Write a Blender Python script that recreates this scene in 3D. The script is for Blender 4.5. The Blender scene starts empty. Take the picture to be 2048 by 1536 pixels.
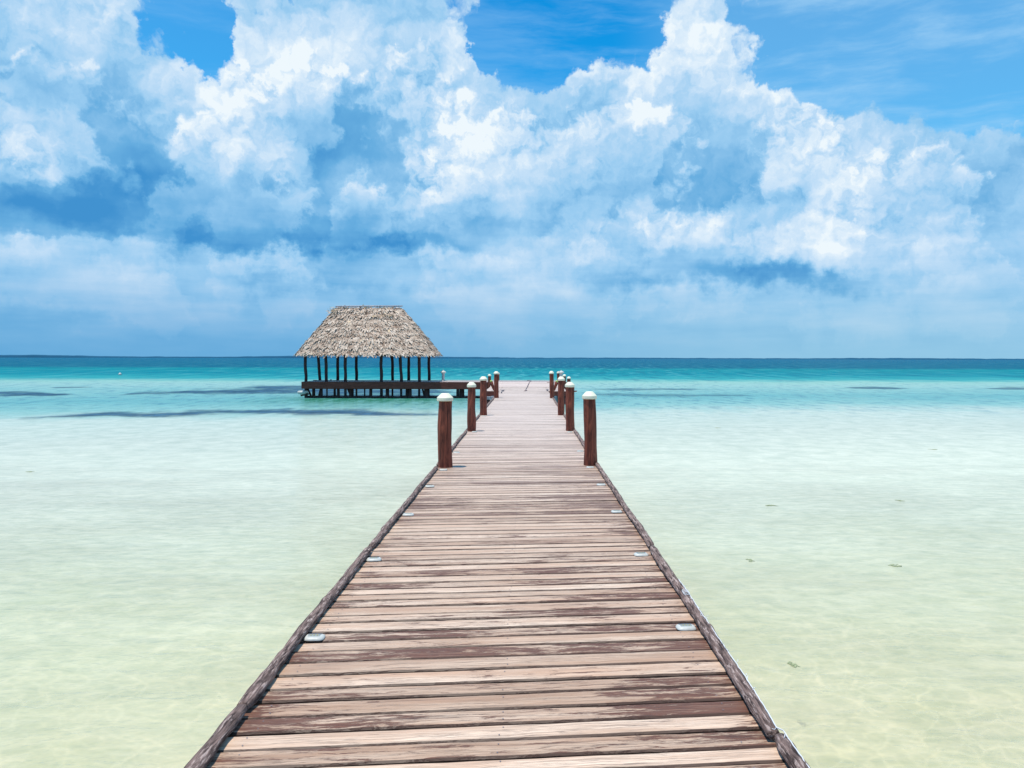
import bpy, bmesh, math, random
from mathutils import Vector, noise
R = math.radians
PI = math.pi
sc = bpy.context.scene
col = sc.collection

# ------------------------------------------------------------------ names
def tag(o, label=None, cat=None, group=None, kind=None):
    if label: o['label'] = label
    if cat: o['category'] = cat
    if group: o['group'] = group
    if kind: o['kind'] = kind
    return o

def empty(name, loc=(0, 0, 0), rz=0):
    o = bpy.data.objects.new(name, None)
    o.empty_display_size = .2
    col.objects.link(o)
    o.location = loc
    o.rotation_euler = (0, 0, rz)
    return o

class MB:
    """collects verts / faces / point attributes"""
    def __init__(s):
        s.v = []; s.f = []; s.mi = []; s.a = []
        s.cur = (0, 0, 0)
        s.m = 0
    def vert(s, p, a=None):
        s.v.append(tuple(p)); s.a.append(a if a is not None else s.cur)
        return len(s.v) - 1
    def face(s, idx):
        s.f.append(tuple(idx)); s.mi.append(s.m)
    def box(s, x0, x1, y0, y1, z0, z1, bev=0.0):
        b = bev
        if b <= 0:
            i = [s.vert((x, y, z)) for z in (z0, z1) for y in (y0, y1) for x in (x0, x1)]
            for q in ((0, 2, 3, 1), (4, 5, 7, 6), (0, 1, 5, 4), (2, 6, 7, 3), (0, 4, 6, 2), (1, 3, 7, 5)):
                s.face([i[k] for k in q])
            return
        # bottom ring, mid ring, top inset ring
        def ring(x0, x1, y0, y1, z):
            return [s.vert(p) for p in ((x0, y0, z), (x1, y0, z), (x1, y1, z), (x0, y1, z))]
        r0 = ring(x0, x1, y0, y1, z0)
        r1 = ring(x0, x1, y0, y1, z1 - b)
        r2 = ring(x0 + b, x1 - b, y0 + b, y1 - b, z1)
        s.face(r0[::-1]); s.face(r2)
        for a, c in ((r0, r1), (r1, r2)):
            for k in range(4):
                s.face((a[k], a[(k + 1) % 4], c[(k + 1) % 4], c[k]))
    def tube(s, pts, rad, n=10, seed=0, rough=0.0, cap=True, flat=1.0, rs=3.0):
        """tube through pts; rad float or list"""
        rings = []
        for k, p in enumerate(pts):
            p = Vector(p)
            d = (Vector(pts[min(k + 1, len(pts) - 1)]) - Vector(pts[max(k - 1, 0)])).normalized()
            up = Vector((0, 0, 1)) if abs(d.z) < .9 else Vector((0, 1, 0))
            a = d.cross(up).normalized(); b = a.cross(d).normalized()
            r = rad[k] if isinstance(rad, (list, tuple)) else rad
            rr = []
            for j in range(n):
                t = 2 * PI * j / n
                u = a * math.cos(t) + b * math.sin(t) * flat
                q = r
                if rough:
                    q = r * (1 + rough * noise.noise((p + u * r) * rs / max(r, .001) * .12 + Vector((seed * 7.3, seed, 0)))
                             + rough * .5 * noise.noise(Vector((math.cos(t) * 2, math.sin(t) * 2, seed * 3.1 + (p.x + p.y + p.z) * 1.3))))
                rr.append(s.vert(p + u * q))
            rings.append(rr)
        for a, b in zip(rings, rings[1:]):
            for j in range(n):
                s.face((a[j], a[(j + 1) % n], b[(j + 1) % n], b[j]))
        if cap:
            s.face(rings[0][::-1]); s.face(rings[-1])
    def lathe(s, prof, n=24, c=(0, 0)):
        rings = []
        for r, z in prof:
            rings.append([s.vert((c[0] + r * math.cos(2 * PI * j / n), c[1] + r * math.sin(2 * PI * j / n), z)) for j in range(n)])
        for a, b in zip(rings, rings[1:]):
            for j in range(n):
                s.face((a[j], a[(j + 1) % n], b[(j + 1) % n], b[j]))
        s.face(rings[0][::-1]); s.face(rings[-1])
    def build(s, name, mats, parent=None, smooth=False, attr=False, fix=True):
        me = bpy.data.meshes.new(name)
        me.from_pydata(s.v, [], s.f)
        if not isinstance(mats, (list, tuple)): mats = [mats]
        for m in mats: me.materials.append(m)
        me.polygons.foreach_set('material_index', s.mi)
        if smooth: me.polygons.foreach_set('use_smooth', [True] * len(s.f))
        if attr:
            at = me.attributes.new('prm', 'FLOAT_VECTOR', 'POINT')
            flat = []
            for a in s.a: flat.extend(a)
            at.data.foreach_set('vector', flat)
        me.update()
        if fix:
            bm = bmesh.new(); bm.from_mesh(me)
            bmesh.ops.recalc_face_normals(bm, faces=bm.faces)
            bm.to_mesh(me); bm.free()
        o = bpy.data.objects.new(name, me)
        col.objects.link(o)
        if parent: o.parent = parent
        return o

# ------------------------------------------------------------------ nodes
class NT:
    def __init__(s, tree):
        s.t = tree; s.n = tree.nodes; s.l = tree.links
        s.n.clear()
    def node(s, typ, ins=None, **kw):
        nd = s.n.new(typ)
        for k, v in kw.items(): setattr(nd, k, v)
        if ins:
            for k, v in ins.items():
                sock = nd.inputs[k]
                if hasattr(v, 'is_linked') or isinstance(v, bpy.types.NodeSocket): s.l.new(v, sock)
                else: sock.default_value = v
        return nd
    def m(s, op, a, b=None, c=None, clamp=False):
        ins = {0: a}
        if b is not None: ins[1] = b
        if c is not None: ins[2] = c
        return s.node('ShaderNodeMath', ins, operation=op, use_clamp=clamp).outputs[0]
    def vm(s, op, a, b=None, c=None):
        ins = {0: a}
        if b is not None: ins[1] = b
        if c is not None: ins[2] = c
        nd = s.node('ShaderNodeVectorMath', ins, operation=op)
        return nd.outputs['Value'] if op in ('LENGTH', 'DOT_PRODUCT', 'DISTANCE') else nd.outputs[0]
    def xyz(s, x=0.0, y=0.0, z=0.0):
        return s.node('ShaderNodeCombineXYZ', {0: x, 1: y, 2: z}).outputs[0]
    def sep(s, v):
        return s.node('ShaderNodeSeparateXYZ', {0: v}).outputs
    def noise(s, vec, scale=1.0, detail=4.0, rough=.5, dist=0.0, lac=2.0):
        return s.node('ShaderNodeTexNoise', {'Vector': vec, 'Scale': scale, 'Detail': detail, 'Roughness': rough,
                                             'Distortion': dist, 'Lacunarity': lac})
    def ss(s, v, a, b, lo=0.0, hi=1.0):
        return s.node('ShaderNodeMapRange', {0: v, 1: a, 2: b, 3: lo, 4: hi}, interpolation_type='SMOOTHSTEP').outputs[0]
    def lin(s, v, a, b, lo=0.0, hi=1.0):
        return s.node('ShaderNodeMapRange', {0: v, 1: a, 2: b, 3: lo, 4: hi}).outputs[0]
    def mix(s, f, a, b, mode='MIX'):
        nd = s.node('ShaderNodeMix', data_type='RGBA', blend_type=mode)
        for k, v in ((0, f), (6, a), (7, b)):
            if isinstance(v, bpy.types.NodeSocket): s.l.new(v, nd.inputs[k])
            elif k == 0: nd.inputs[k].default_value = v
            else: nd.inputs[k].default_value = (*v[:3], 1)
        return nd.outputs[2]
    def ramp(s, f, stops, interp='LINEAR'):
        nd = s.node('ShaderNodeValToRGB', {0: f})
        cr = nd.color_ramp; cr.interpolation = interp
        while len(cr.elements) < len(stops): cr.elements.new(.5)
        for e, (p, c) in zip(cr.elements, stops):
            e.position = p; e.color = (*c[:3], 1)
        return nd.outputs[0]
    def attr(s, name):
        return s.node('ShaderNodeAttribute', attribute_name=name).outputs['Vector']
    def bump(s, h, strength=.3, dist=.01, normal=None):
        ins = {'Height': h, 'Strength': strength, 'Distance': dist}
        if normal is not None: ins['Normal'] = normal
        return s.node('ShaderNodeBump', ins).outputs[0]

def srgb(r, g, b, k=1.0):
    o = []
    for c in (r, g, b):
        c /= 255.0
        c = c / 12.92 if c <= .04045 else ((c + .055) / 1.055) ** 2.4
        o.append(c * k)
    return tuple(o)

def mat(name):
    m = bpy.data.materials.new(name); m.use_nodes = True
    t = NT(m.node_tree)
    out = t.node('ShaderNodeOutputMaterial')
    return m, t, out

def principled(t, out, colr, rough=.6, normal=None, spec=.5, **kw):
    ins = {'Base Color': colr if isinstance(colr, bpy.types.NodeSocket) else (*colr[:3], 1),
           'Roughness': rough, 'Specular IOR Level': spec}
    if normal is not None: ins['Normal'] = normal
    ins.update(kw)
    p = t.node('ShaderNodeBsdfPrincipled', ins)
    t.l.new(p.outputs[0], out.inputs[0])
    return p

# ------------------------------------------------------------------ key measures (metres; z=0 is the main deck)
HCAM = 1.7
ZW = -0.68          # water level
ZT = 0.28           # raised cross deck
F = 1600.0
sun_el, sun_az = 78.0, -118.0     # azimuth measured clockwise from +Y (north)

# ------------------------------------------------------------------ camera
cam_d = bpy.data.cameras.new('camera')
cam = bpy.data.objects.new('camera', cam_d)
col.objects.link(cam)
cam_d.sensor_width = 36
cam_d.lens = F / 2048 * 36
cam_d.shift_x = -29 / 2048
cam_d.shift_y = -52 / 2048
cam_d.clip_end = 60000
cam.location = (0, 0, HCAM)
cam.rotation_euler = (R(90), R(-0.12), 0)
cam.rotation_mode = 'XYZ'
cam.rotation_euler = (R(90), 0, 0)
from mathutils import Matrix
cam.matrix_world = Matrix.Translation((0, 0, HCAM)) @ Matrix.Rotation(R(-0.13), 4, 'Y') @ Matrix.Rotation(R(90), 4, 'X')
sc.camera = cam

# ------------------------------------------------------------------ world: Nishita sky and cumulus cloud
w = bpy.data.worlds.new('World'); sc.world = w; w.use_nodes = True
t = NT(w.node_tree)
out = t.node('ShaderNodeOutputWorld')
sky = t.node('ShaderNodeTexSky', sky_type='NISHITA', sun_disc=False)
sky.sun_elevation = R(sun_el); sky.sun_rotation = R(sun_az)
sky.air_density = 1.0; sky.dust_density = .3; sky.ozone_density = 3.0
d = t.node('ShaderNodeTexCoord').outputs['Generated']
dx, dy, dz = t.sep(d)
A = t.m('MULTIPLY', t.m('ARCTAN2', dx, dy), 16.0)      # azimuth, elevation; 1 unit = 1/16 rad
E = t.m('MULTIPLY', t.m('ARCSINE', dz), 16.0)
P = t.xyz(A, E, 0)
def ae(px, py):
    return (math.atan2(px - 1053, F) * 16, math.atan2(716 - py, math.hypot(F, px - 1053)) * 16)
def n2(vec, *a, **k):
    nd = t.noise(vec, *a, **k); nd.noise_dimensions = '2D'; return nd
w1 = t.vm('SUBTRACT', n2(P, .60, 2, .5).outputs['Color'], (.5, .5, .5))
w2 = t.vm('SUBTRACT', n2(P, 2.6, 4, .6).outputs['Color'], (.5, .5, .5))
PW = t.vm('MULTIPLY_ADD', w1, (1.1, .9, 0), P)
PW = t.vm('MULTIPLY_ADD', w2, (.62, .55, 0), PW)
# layout of the cloud masses: cover and brightness, (azimuth, elevation, spread, weight)
dens = [(100, 60, 230, 190, 1.0), (250, 190, 120, 120, .6), (390, 270, 90, 90, .8), (590, 110, 130, 100, 1.1), (640, 260, 200, 130, .9),
        (780, 60, 130, 170, 1.1), (925, 130, 50, 110, .7), (1000, 330, 210, 140, .9), (1230, 200, 150, 90, 1.0),
        (1400, 50, 80, 80, 1.4), (1460, 190, 80, 90, .9), (1600, 320, 180, 110, .8), (1820, 400, 220, 110, .7), (2050, 380, 120, 90, .5),
        (385, 60, 48, 90, -1.7), (452, 160, 32, 46, -1.4), (1100, 45, 130, 75, -1.2), (1020, 140, 42, 50, -.9),
        (1295, 115, 36, 32, -.5), (1800, 90, 230, 120, -1.2)]
bright = [(560, 110, 110, 75, .50), (740, 110, 90, 60, .30), (400, 160, 70, 50, .42), (430, 235, 90, 60, .34), (500, 320, 80, 50, .32),
          (170, 20, 180, 60, .34), (70, 310, 110, 26, .22), (890, 320, 50, 60, .42), (1010, 310, 120, 60, .36), (930, 90, 45, 90, .36),
          (970, 220, 60, 60, .25), (1280, 195, 40, 45, .46), (1370, 50, 110, 80, .50), (1480, 150, 80, 60, .40), (1160, 115, 110, 40, .34),
          (1565, 190, 35, 22, .7), (1590, 310, 100, 50, .38), (1700, 250, 45, 40, .45), (1380, 455, 90, 32, .42),
          (1690, 420, 42, 42, .62), (1640, 490, 50, 28, .55), (1840, 330, 80, 50, .26), (1250, 270, 80, 50, .26), (1110, 565, 60, 18, .34),
          (1040, 540, 120, 34, .20), (260, 565, 110, 22, .26), (80, 490, 80, 28, .28), (540, 515, 80, 18, .28), (710, 375, 60, 28, .30),
          (1900, 560, 110, 40, .18), (1150, 490, 120, 36, .18),
          (110, 395, 280, 60, -.29), (20, 440, 150, 36, -.16), (380, 480, 220, 24, -.26), (680, 480, 200, 34, -.30), (420, 410, 100, 20, -.26),
          (840, 495, 80, 18, -.26), (680, 330, 130, 80, -.20), (110, 210, 90, 26, -.20), (1300, 545, 200, 20, -.26), (1620, 560, 220, 20, -.30),
          (1190, 370, 60, 80, -.18), (1340, 340, 80, 80, -.16), (650, 565, 350, 14, -.16), (1480, 330, 50, 80, -.16), (280, 350, 110, 60, -.20), (240, 200, 60, 60, -.10), (640, 300, 90, 60, -.10), (700, 200, 90, 50, -.08),
          (1000, 460, 160, 26, -.10), (900, 545, 300, 22, .10), (1500, 500, 200, 24, .10), (1800, 480, 200, 60, .08), (200, 520, 260, 26, .10), (1300, 600, 500, 24, .12), (400, 610, 400, 20, .08), (1500, 420, 60, 60, -.1)]
heaps = [(1010, 405, 165, 135, 1.35), (470, 310, 110, 105, 1.2), (1390, 500, 115, 62, 1.2), (1690, 505, 75, 100, 1.25), (1610, 350, 120, 95, 1.2),
         (715, 415, 62, 52, 1.1), (1110, 572, 130, 48, 1.2), (130, 530, 150, 50, 1.2), (310, 590, 90, 30, 1.1), (545, 555, 95, 40, 1.1),
         (1850, 400, 100, 95, 1.1), (90, 240, 170, 110, .8), (1960, 590, 120, 46, 1.1), (590, 200, 120, 70, .9), (1240, 290, 110, 80, 1.1),
         (820, 150, 70, 60, 1.0), (330, 440, 80, 30, .9)]
def gval(lst, px, py):
    return sum(w_ * math.exp(-((px - gx) / sx) ** 2 - ((py - gy) / sy) ** 2) for gx, gy, sx, sy, w_ in ((a, b_, c * 1.15, d_ * 1.15, e) for a, b_, c, d_, e in lst))
def hval(px, py):     # heaps: crisp domed tops, long soft undersides
    best = 0
    for gx, gy, sx, sy, w_ in heaps:
        dy_ = (py - (gy - sy * .25)) / (sy * (2.3 if py > gy - sy * .25 else 1.05))
        best = max(best, w_ * math.exp(-((px - gx) / (sx * 1.1)) ** 2 - dy_ ** 2)) if best < .01 else math.log(math.exp(6 * best) + math.exp(6 * w_ * math.exp(-((px - gx) / (sx * 1.1)) ** 2 - dy_ ** 2)) - 1) / 6
    return best
# rows of a coarse azimuth table, blended over elevation
NAZ, A0_, A1_ = 32, -11.0, 10.6
rows_y = [-120, -60, 0, 45, 90, 135, 180, 225, 270, 315, 360, 405, 450, 490, 525, 560, 600, 716]
Aw, Ew, _ = t.sep(PW)
fa = t.lin(Aw, A0_, A1_)
es = [(716 - y_) / F * 16 * .965 for y_ in rows_y]
acc = None
for k, y_ in enumerate(rows_y):
    stp = []
    for j in range(NAZ):
        a_ = A0_ + (A1_ - A0_) * j / (NAZ - 1)
        px_ = 1053 + F * math.tan(a_ / 16)
        el = es[k] / 16
        py_ = 716 - math.tan(el) * math.hypot(F, px_ - 1053)
        bd = .05 + .9 / (1 + math.exp(-(py_ - 250) / 60))
        dv = bd + gval(dens, px_, py_)
        sv_ = .425 + gval(bright, px_, py_)
        stp.append((j / (NAZ - 1), (min(max(dv / 3 + .3, 0), 1), min(max(sv_ / 2 + .2, 0), 1), min(max(hval(px_, py_) / 2, 0), 1))))
    rc_ = t.ramp(fa, stp, 'B_SPLINE' if False else 'EASE')
    e0 = es[k]
    hi = es[k - 1] if k else e0 + 2
    lo = es[k + 1] if k < len(es) - 1 else e0 - 2
    if k == 0: wgt = t.ss(Ew, lo, e0)
    elif k == len(es) - 1: wgt = t.ss(Ew, hi, e0)
    else: wgt = t.m('MULTIPLY', t.ss(Ew, lo, e0), t.ss(Ew, hi, e0))
    acc = t.vm('MULTIPLY_ADD', rc_, t.xyz(wgt, wgt, wgt), acc if acc is not None else (0, 0, 0))
tr_, tg_, tb_ = t.sep(acc)
Dn = t.m('MULTIPLY_ADD', tr_, 3.0, -.9)
S0 = t.m('MULTIPLY_ADD', tg_, 2.0, -.4)
def vor(vec):
    nd = t.node('ShaderNodeTexVoronoi', {'Vector': vec, 'Scale': 1.15, 'Detail': 3.0, 'Roughness': .5, 'Lacunarity': 2.3, 'Smoothness': .45},
                feature='SMOOTH_F1', voronoi_dimensions='2D', normalize=True)
    return nd.outputs['Distance']
wv = t.vm('MULTIPLY_ADD', w2, (.55, .55, 0), P)
fb = n2(P, 1.0, 7, .5, dist=.25).outputs[0]
fs = n2(P, .8, 4, .45).outputs[0]
v1 = vor(wv)
v2 = vor(t.vm('ADD', wv, (-.09, .15, 0)))
Dn = t.m('MULTIPLY_ADD', t.m('SUBTRACT', fb, .5), .75, Dn)
Dn = t.m('MULTIPLY_ADD', t.m('SUBTRACT', .33, v1), 1.1, Dn)
alpha = t.ss(Dn, .36, .66)
Hp = t.m('MULTIPLY_ADD', tb_, 2.0, t.m('MULTIPLY', t.m('SUBTRACT', fb, .5), .7))
Hp = t.m('MULTIPLY_ADD', t.m('SUBTRACT', .33, v1), .9, Hp)
he = t.ss(Hp, .40, .66)
hin = t.m('MULTIPLY', he, t.ss(Hp, 1.2, .5))
hout = t.m('MULTIPLY', t.ss(Hp, .15, .45), t.m('SUBTRACT', 1.0, he))
rel = t.m('MULTIPLY', t.m('SUBTRACT', v2, v1), 1.35)
relk = t.m('MULTIPLY', t.ss(E, ae(1053, 620)[1], ae(1053, 400)[1], .15, 1.0), t.ss(S0, .15, .75, .12, 1.0))
S = t.m('MULTIPLY_ADD', rel, t.m('MULTIPLY', relk, t.m('MULTIPLY_ADD', hin, 1.1, .75)), S0)
S = t.m('MULTIPLY_ADD', t.m('SUBTRACT', fs, .5), .34, S)
hk = t.ss(E, ae(1053, 640)[1], ae(1053, 280)[1], .42, 1.0)
S = t.m('MULTIPLY_ADD', t.m('MULTIPLY', hin, hk), .17, S)
S = t.m('MULTIPLY_ADD', t.m('MULTIPLY', hout, hk), -.07, S)
S = t.m('MULTIPLY_ADD', t.m('SUBTRACT', .33, v1), t.m('MULTIPLY', relk, .35), S)
band = n2(t.vm('MULTIPLY', P, (.35, 2.2, 1)), 1.0, 5, .55).outputs[0]
S = t.m('MULTIPLY_ADD', t.m('SUBTRACT', band, .5), t.ss(E, 0.8, 4.2, .55, .0), S)
cl = t.ramp(S, [(0.0, srgb(66, 146, 208)), (.22, srgb(104, 174, 224)), (.45, srgb(154, 204, 241)), (.70, srgb(194, 223, 248)), (.95, srgb(228, 242, 253)), (1.0, srgb(238, 248, 254))])
clear = t.node('ShaderNodeHueSaturation', {'Saturation': 1.40, 'Value': 1.0, 'Color': sky.outputs[0]}).outputs[0]
clear = t.vm('MULTIPLY', clear, (.02, .185, .185))
# thin cirrus streaks
cir = n2(t.vm('MULTIPLY', t.vm('MULTIPLY_ADD', w1, (.8, .25, 0), P), (.16, .8, 1)), 1.0, 7, .62, .1).outputs[0]
cirm = t.m('MULTIPLY', t.ss(cir, .40, .70, 0.0, .75), t.ss(A, -1.5, 4.0, .35, 1.0))
veil = t.m('ADD', t.ss(t.m('SUBTRACT', A, ae(1090, 0)[0]), 1.2, 3.6, .0, .38), t.ss(t.m('SUBTRACT', A, ae(1090, 0)[0]), -1.5, -4.0, .0, .16))
clear = t.mix(veil, clear, srgb(150, 208, 244))
clear = t.mix(cirm, clear, srgb(168, 214, 248))
skyc = t.mix(alpha, clear, cl)
hz = t.mix(t.ss(A, -6, 7), srgb(98, 168, 217), srgb(146, 199, 228))
hf = t.ss(E, -0.4, 2.0, 0.95, 0.0)
skyc = t.mix(hf, skyc, hz)
bg = t.node('ShaderNodeBackground', {'Color': t.vm('MULTIPLY', skyc, (10, 10, 10)), 'Strength': .1})
t.l.new(bg.outputs[0], out.inputs[0])
w.cycles.sampling_method = 'NONE'

sd = bpy.data.lights.new('sun', 'SUN')
sd.energy = 5.0; sd.angle = R(.55); sd.color = (1, .925, .80)
sun = bpy.data.objects.new('sun', sd); col.objects.link(sun)
sv = Vector((math.cos(R(sun_el)) * math.sin(R(sun_az)), math.cos(R(sun_el)) * math.cos(R(sun_az)), math.sin(R(sun_el))))
sun.rotation_euler = sv.to_track_quat('Z', 'Y').to_euler()
sun.location = sv * 50

# ------------------------------------------------------------------ materials
def deck_material(name, light, mid, dark, stain=.5):
    m, t, out = mat(name)
    a = t.attr('prm'); r1, r2, pv = t.sep(a)
    pos = t.node('ShaderNodeTexCoord').outputs['Object']
    x, y, z = t.sep(pos)
    u = t.m('MULTIPLY_ADD', r1, 61.0, x)
    v = t.m('MULTIPLY_ADD', pv, .15, t.m('MULTIPLY', r2, 37.0))
    V = t.xyz(u, v, 0)
    wv = t.vm('MULTIPLY', t.vm('SUBTRACT', t.noise(V, 5.0, 3).outputs['Color'], (.5, .5, .5)), (0, .045, 0))
    VW = t.vm('ADD', V, wv)
    grain = t.noise(t.vm('MULTIPLY', VW, (2.2, 95, 1)), 1.0, 6, .65).outputs[0]
    fine = t.noise(t.vm('MULTIPLY', VW, (14, 330, 1)), 1.0, 4, .6).outputs[0]
    broad = t.noise(t.vm('MULTIPLY', VW, (.9, 9, 1)), 1.0, 5, .6).outputs[0]
    # worn-through patches: clustered at a metre scale, ragged along the grain
    clus = t.noise(t.vm('MULTIPLY', pos, (1.0, 1.6, 1)), .9, 3, .5).outputs[0]
    pat = t.noise(t.vm('MULTIPLY', VW, (3.2, 26, 1)), 1.0, 9, .76, .35).outputs[0]
    rr = t.m('FRACT', t.m('MULTIPLY', r1, 7.31))
    thr = t.m('MULTIPLY_ADD', clus, 1.0, t.m('MULTIPLY', rr, .38))
    thr = t.m('ADD', thr, t.m('MULTIPLY', t.ss(x, -.2, 1.3), .07))
    thr = t.m('ADD', thr, t.m('MULTIPLY', t.ss(t.m('ABSOLUTE', t.m('ADD', x, .13)), .85, 1.25), .08))
    sfield = t.m('ADD', pat, t.m('MULTIPLY_ADD', thr, .55, -.39))
    st = t.ss(t.m('ADD', sfield, t.ss(y, 7, 3, 0, .012)), .550, .60)
    # ragged dark long edges
    ed = t.m('MINIMUM', pv, t.m('SUBTRACT', 1.0, pv))
    edn = t.noise(t.vm('MULTIPLY', V, (5.0, 20, 1)), 1.0, 6, .65).outputs[0]
    edge = t.ss(t.m('MULTIPLY_ADD', t.m('SUBTRACT', edn, .55), .55, t.m('MULTIPLY', ed, -1.0)), -.02, .02)
    side = t.ss(ed, .03, .06, 1.0, 0.0)
    c = t.mix(t.ss(broad, .32, .68), mid, light)
    c = t.mix(t.m('MULTIPLY', t.ss(grain, .44, .60), .5), c, tuple(k * .5 for k in mid))
    c = t.mix(t.m('MULTIPLY', t.ss(fine, .5, .7), .25), c, tuple(k * .6 for k in mid))
    tint = t.mix(t.m('FRACT', t.m('MULTIPLY', r2, 13.7)), (.74, .67, .62), (1.12, 1.10, 1.10))
    c = t.mix(1.0, c, tint, 'MULTIPLY')
    dk = t.mix(t.ss(fine, .3, .7), tuple(k * .65 for k in dark), tuple(k * 1.7 for k in dark))
    stk = t.noise(t.vm('MULTIPLY', VW, (.9, 48, 1)), 1.0, 7, .7, .2).outputs[0]
    stk = t.m('MULTIPLY', t.ss(stk, .585, .64), t.ss(rr, .2, .9, .35, 1.0))
    stm = t.m('MAXIMUM', t.m('MULTIPLY', st, t.ss(grain, .30, .52, .6, 1.0)), t.m('MULTIPLY', edge, .8))
    stm = t.m('MAXIMUM', stm, t.m('MULTIPLY', stk, .85))
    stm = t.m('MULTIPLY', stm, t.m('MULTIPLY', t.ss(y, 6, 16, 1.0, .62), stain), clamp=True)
    c = t.mix(stm, c, dk)
    far_sheen = t.ss(y, 6, 24, 0, .68)  # paler with distance: grazing sky reflection put into the board colour
    c = t.mix(far_sheen, c, t.mix(1.0, srgb(228, 213, 206), t.mix(.5, tint, (1, 1, 1)), 'MULTIPLY'))
    c = t.mix(t.m('MULTIPLY', side, .93), c, tuple(k_ * .45 for k_ in dark))
    # cracks along the grain
    crk = t.noise(t.vm('MULTIPLY', VW, (1.6, 60, 1)), 1.0, 4, .55, .2).outputs[0]
    cr = t.ss(t.m('ABSOLUTE', t.m('SUBTRACT', crk, .5)), .0, .018, 1.0, 0.0)
    cr = t.m('MULTIPLY', cr, t.ss(broad, .40, .58))
    c = t.mix(t.m('MULTIPLY', cr, .75), c, tuple(k * .6 for k in dark))
    # knots
    kn = t.node('ShaderNodeTexVoronoi', {'Vector': t.vm('MULTIPLY', V, (1.7, 7.0, 1)), 'Scale': 1.0}, feature='F1')
    kd = t.m('MULTIPLY_ADD', t.m('SUBTRACT', fine, .5), .06, kn.outputs['Distance'])
    kk = t.ss(kd, .035, .085, .8, 0.0)
    c = t.mix(kk, c, tuple(k * .8 for k in dark))
    h = t.m('SUBTRACT', t.m('MULTIPLY_ADD', grain, .5, t.m('MULTIPLY', fine, .25)), t.m('MULTIPLY', t.m('ADD', stm, cr), .55))
    b = t.bump(h, .55, .006)
    rough = t.m('MULTIPLY_ADD', stm, .12, .52)
    principled(t, out, c, rough, b, .5, **{'Sheen Weight': .12, 'Sheen Roughness': .4})
    return m

M = {}
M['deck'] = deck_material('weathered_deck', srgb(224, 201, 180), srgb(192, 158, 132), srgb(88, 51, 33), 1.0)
M['deck_far'] = deck_material('weathered_step', srgb(178, 158, 160), srgb(140, 120, 126), srgb(80, 64, 68), .8)

def simple_wood(name, c1, c2, sc_=(30, 4, 30), rough=.75, bump=.4, dist=.006, lich=None, tw=.5):
    m, t, out = mat(name)
    pos = t.node('ShaderNodeTexCoord').outputs['Object']
    n1 = t.noise(t.vm('MULTIPLY', pos, sc_), 1.0, 8, .65, tw).outputs[0]
    n2 = t.noise(pos, 3.0, 5, .6).outputs[0]
    c = t.mix(t.ss(n1, .35, .65), c1, c2)
    c = t.mix(1.0, c, t.mix(n2, (.65, .62, .6), (1.3, 1.3, 1.3)), 'MULTIPLY')
    if lich:
        l = t.noise(t.vm('MULTIPLY', pos, (sc_[0] * 1.1, sc_[1] * 1.3, sc_[2] * 1.1)), 1.0, 7, .75, .25).outputs[0]
        c = t.mix(t.ss(l, .53, .60, 0, .8), c, lich)
    principled(t, out, c, rough, t.bump(n1, bump, dist), .35)
    return m
M['log'] = simple_wood('bark_log', srgb(50, 36, 34), srgb(142, 120, 114), (60, 5, 60), .85, 1.0, .02, srgb(190, 170, 164), .15)
M['post'] = simple_wood('brown_painted_post', srgb(78, 34, 24), srgb(134, 70, 52), (18, 18, 2.2), .7, .8, .012, None, 1.2)
M['fascia'] = simple_wood('brown_board', srgb(88, 42, 32), srgb(118, 62, 50), (3, 10, 40), .7, .3, .005)
M['pile'] = simple_wood('dark_pile', srgb(52, 36, 36), srgb(88, 66, 62), (12, 12, 3), .85, .5, .01)
M['hutpost'] = simple_wood('dark_post', srgb(48, 28, 32), srgb(74, 48, 50), (14, 14, 2.5), .75, .4, .01)
M['pilelight'] = simple_wood('pale_pile', srgb(128, 124, 132), srgb(170, 168, 176), (12, 12, 3), .85, .4, .01)

def plastic(name, c, rough=.4, dirt=.15):
    m, t, out = mat(name)
    pos = t.node('ShaderNodeTexCoord').outputs['Object']
    n = t.noise(pos, 9.0, 6, .65).outputs[0]
    cc = t.mix(t.ss(n, .45, .75, 0, dirt), c, tuple(k * .55 for k in c))
    principled(t, out, cc, rough, t.bump(n, .08, .003), .4)
    return m
M['cap'] = plastic('white_cap', (.72, .70, .56), .5, .5)
M['white'] = plastic('white_plastic', (.50, .51, .49), .45, .5)
M['white_shell'] = plastic('clear_shell', (.24, .27, .26), .15, .3)
M['dark'] = plastic('dark_slot', (.06, .06, .07), .4, .2)
M['amber'] = plastic('amber_dot', (.50, .40, .12), .3, .1)
M['rope'] = plastic('rope_dark', (.20, .17, .19), .9, .4)
M['cord'] = plastic('pale_cord', (.62, .64, .68), .8, .4)
M['cleat'] = plastic('galvanised', (.14, .15, .19), .5, .3)
M['yellow'] = plastic('yellow_green', (.42, .50, .12), .6, .3)

# thatch
m, t, out = mat('palm_thatch'); M['thatch'] = m
a = t.attr('prm'); r1, r2, r3 = t.sep(a)
pos = t.node('ShaderNodeTexCoord').outputs['Object']
n = t.noise(pos, 22, 5, .7).outputs[0]
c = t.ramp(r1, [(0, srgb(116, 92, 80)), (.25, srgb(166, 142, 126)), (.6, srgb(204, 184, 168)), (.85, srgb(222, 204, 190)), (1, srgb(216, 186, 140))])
c = t.mix(1.0, c, t.mix(t.ss(n, .3, .7), (.72, .70, .70), (1.12, 1.12, 1.1)), 'MULTIPLY')
principled(t, out, c, .9, t.bump(n, .5, .02), .2)
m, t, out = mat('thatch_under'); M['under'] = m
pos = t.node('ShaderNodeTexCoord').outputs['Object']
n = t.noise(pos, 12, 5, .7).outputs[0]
principled(t, out, t.mix(n, srgb(70, 55, 46), srgb(120, 100, 88)), .95)

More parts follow.
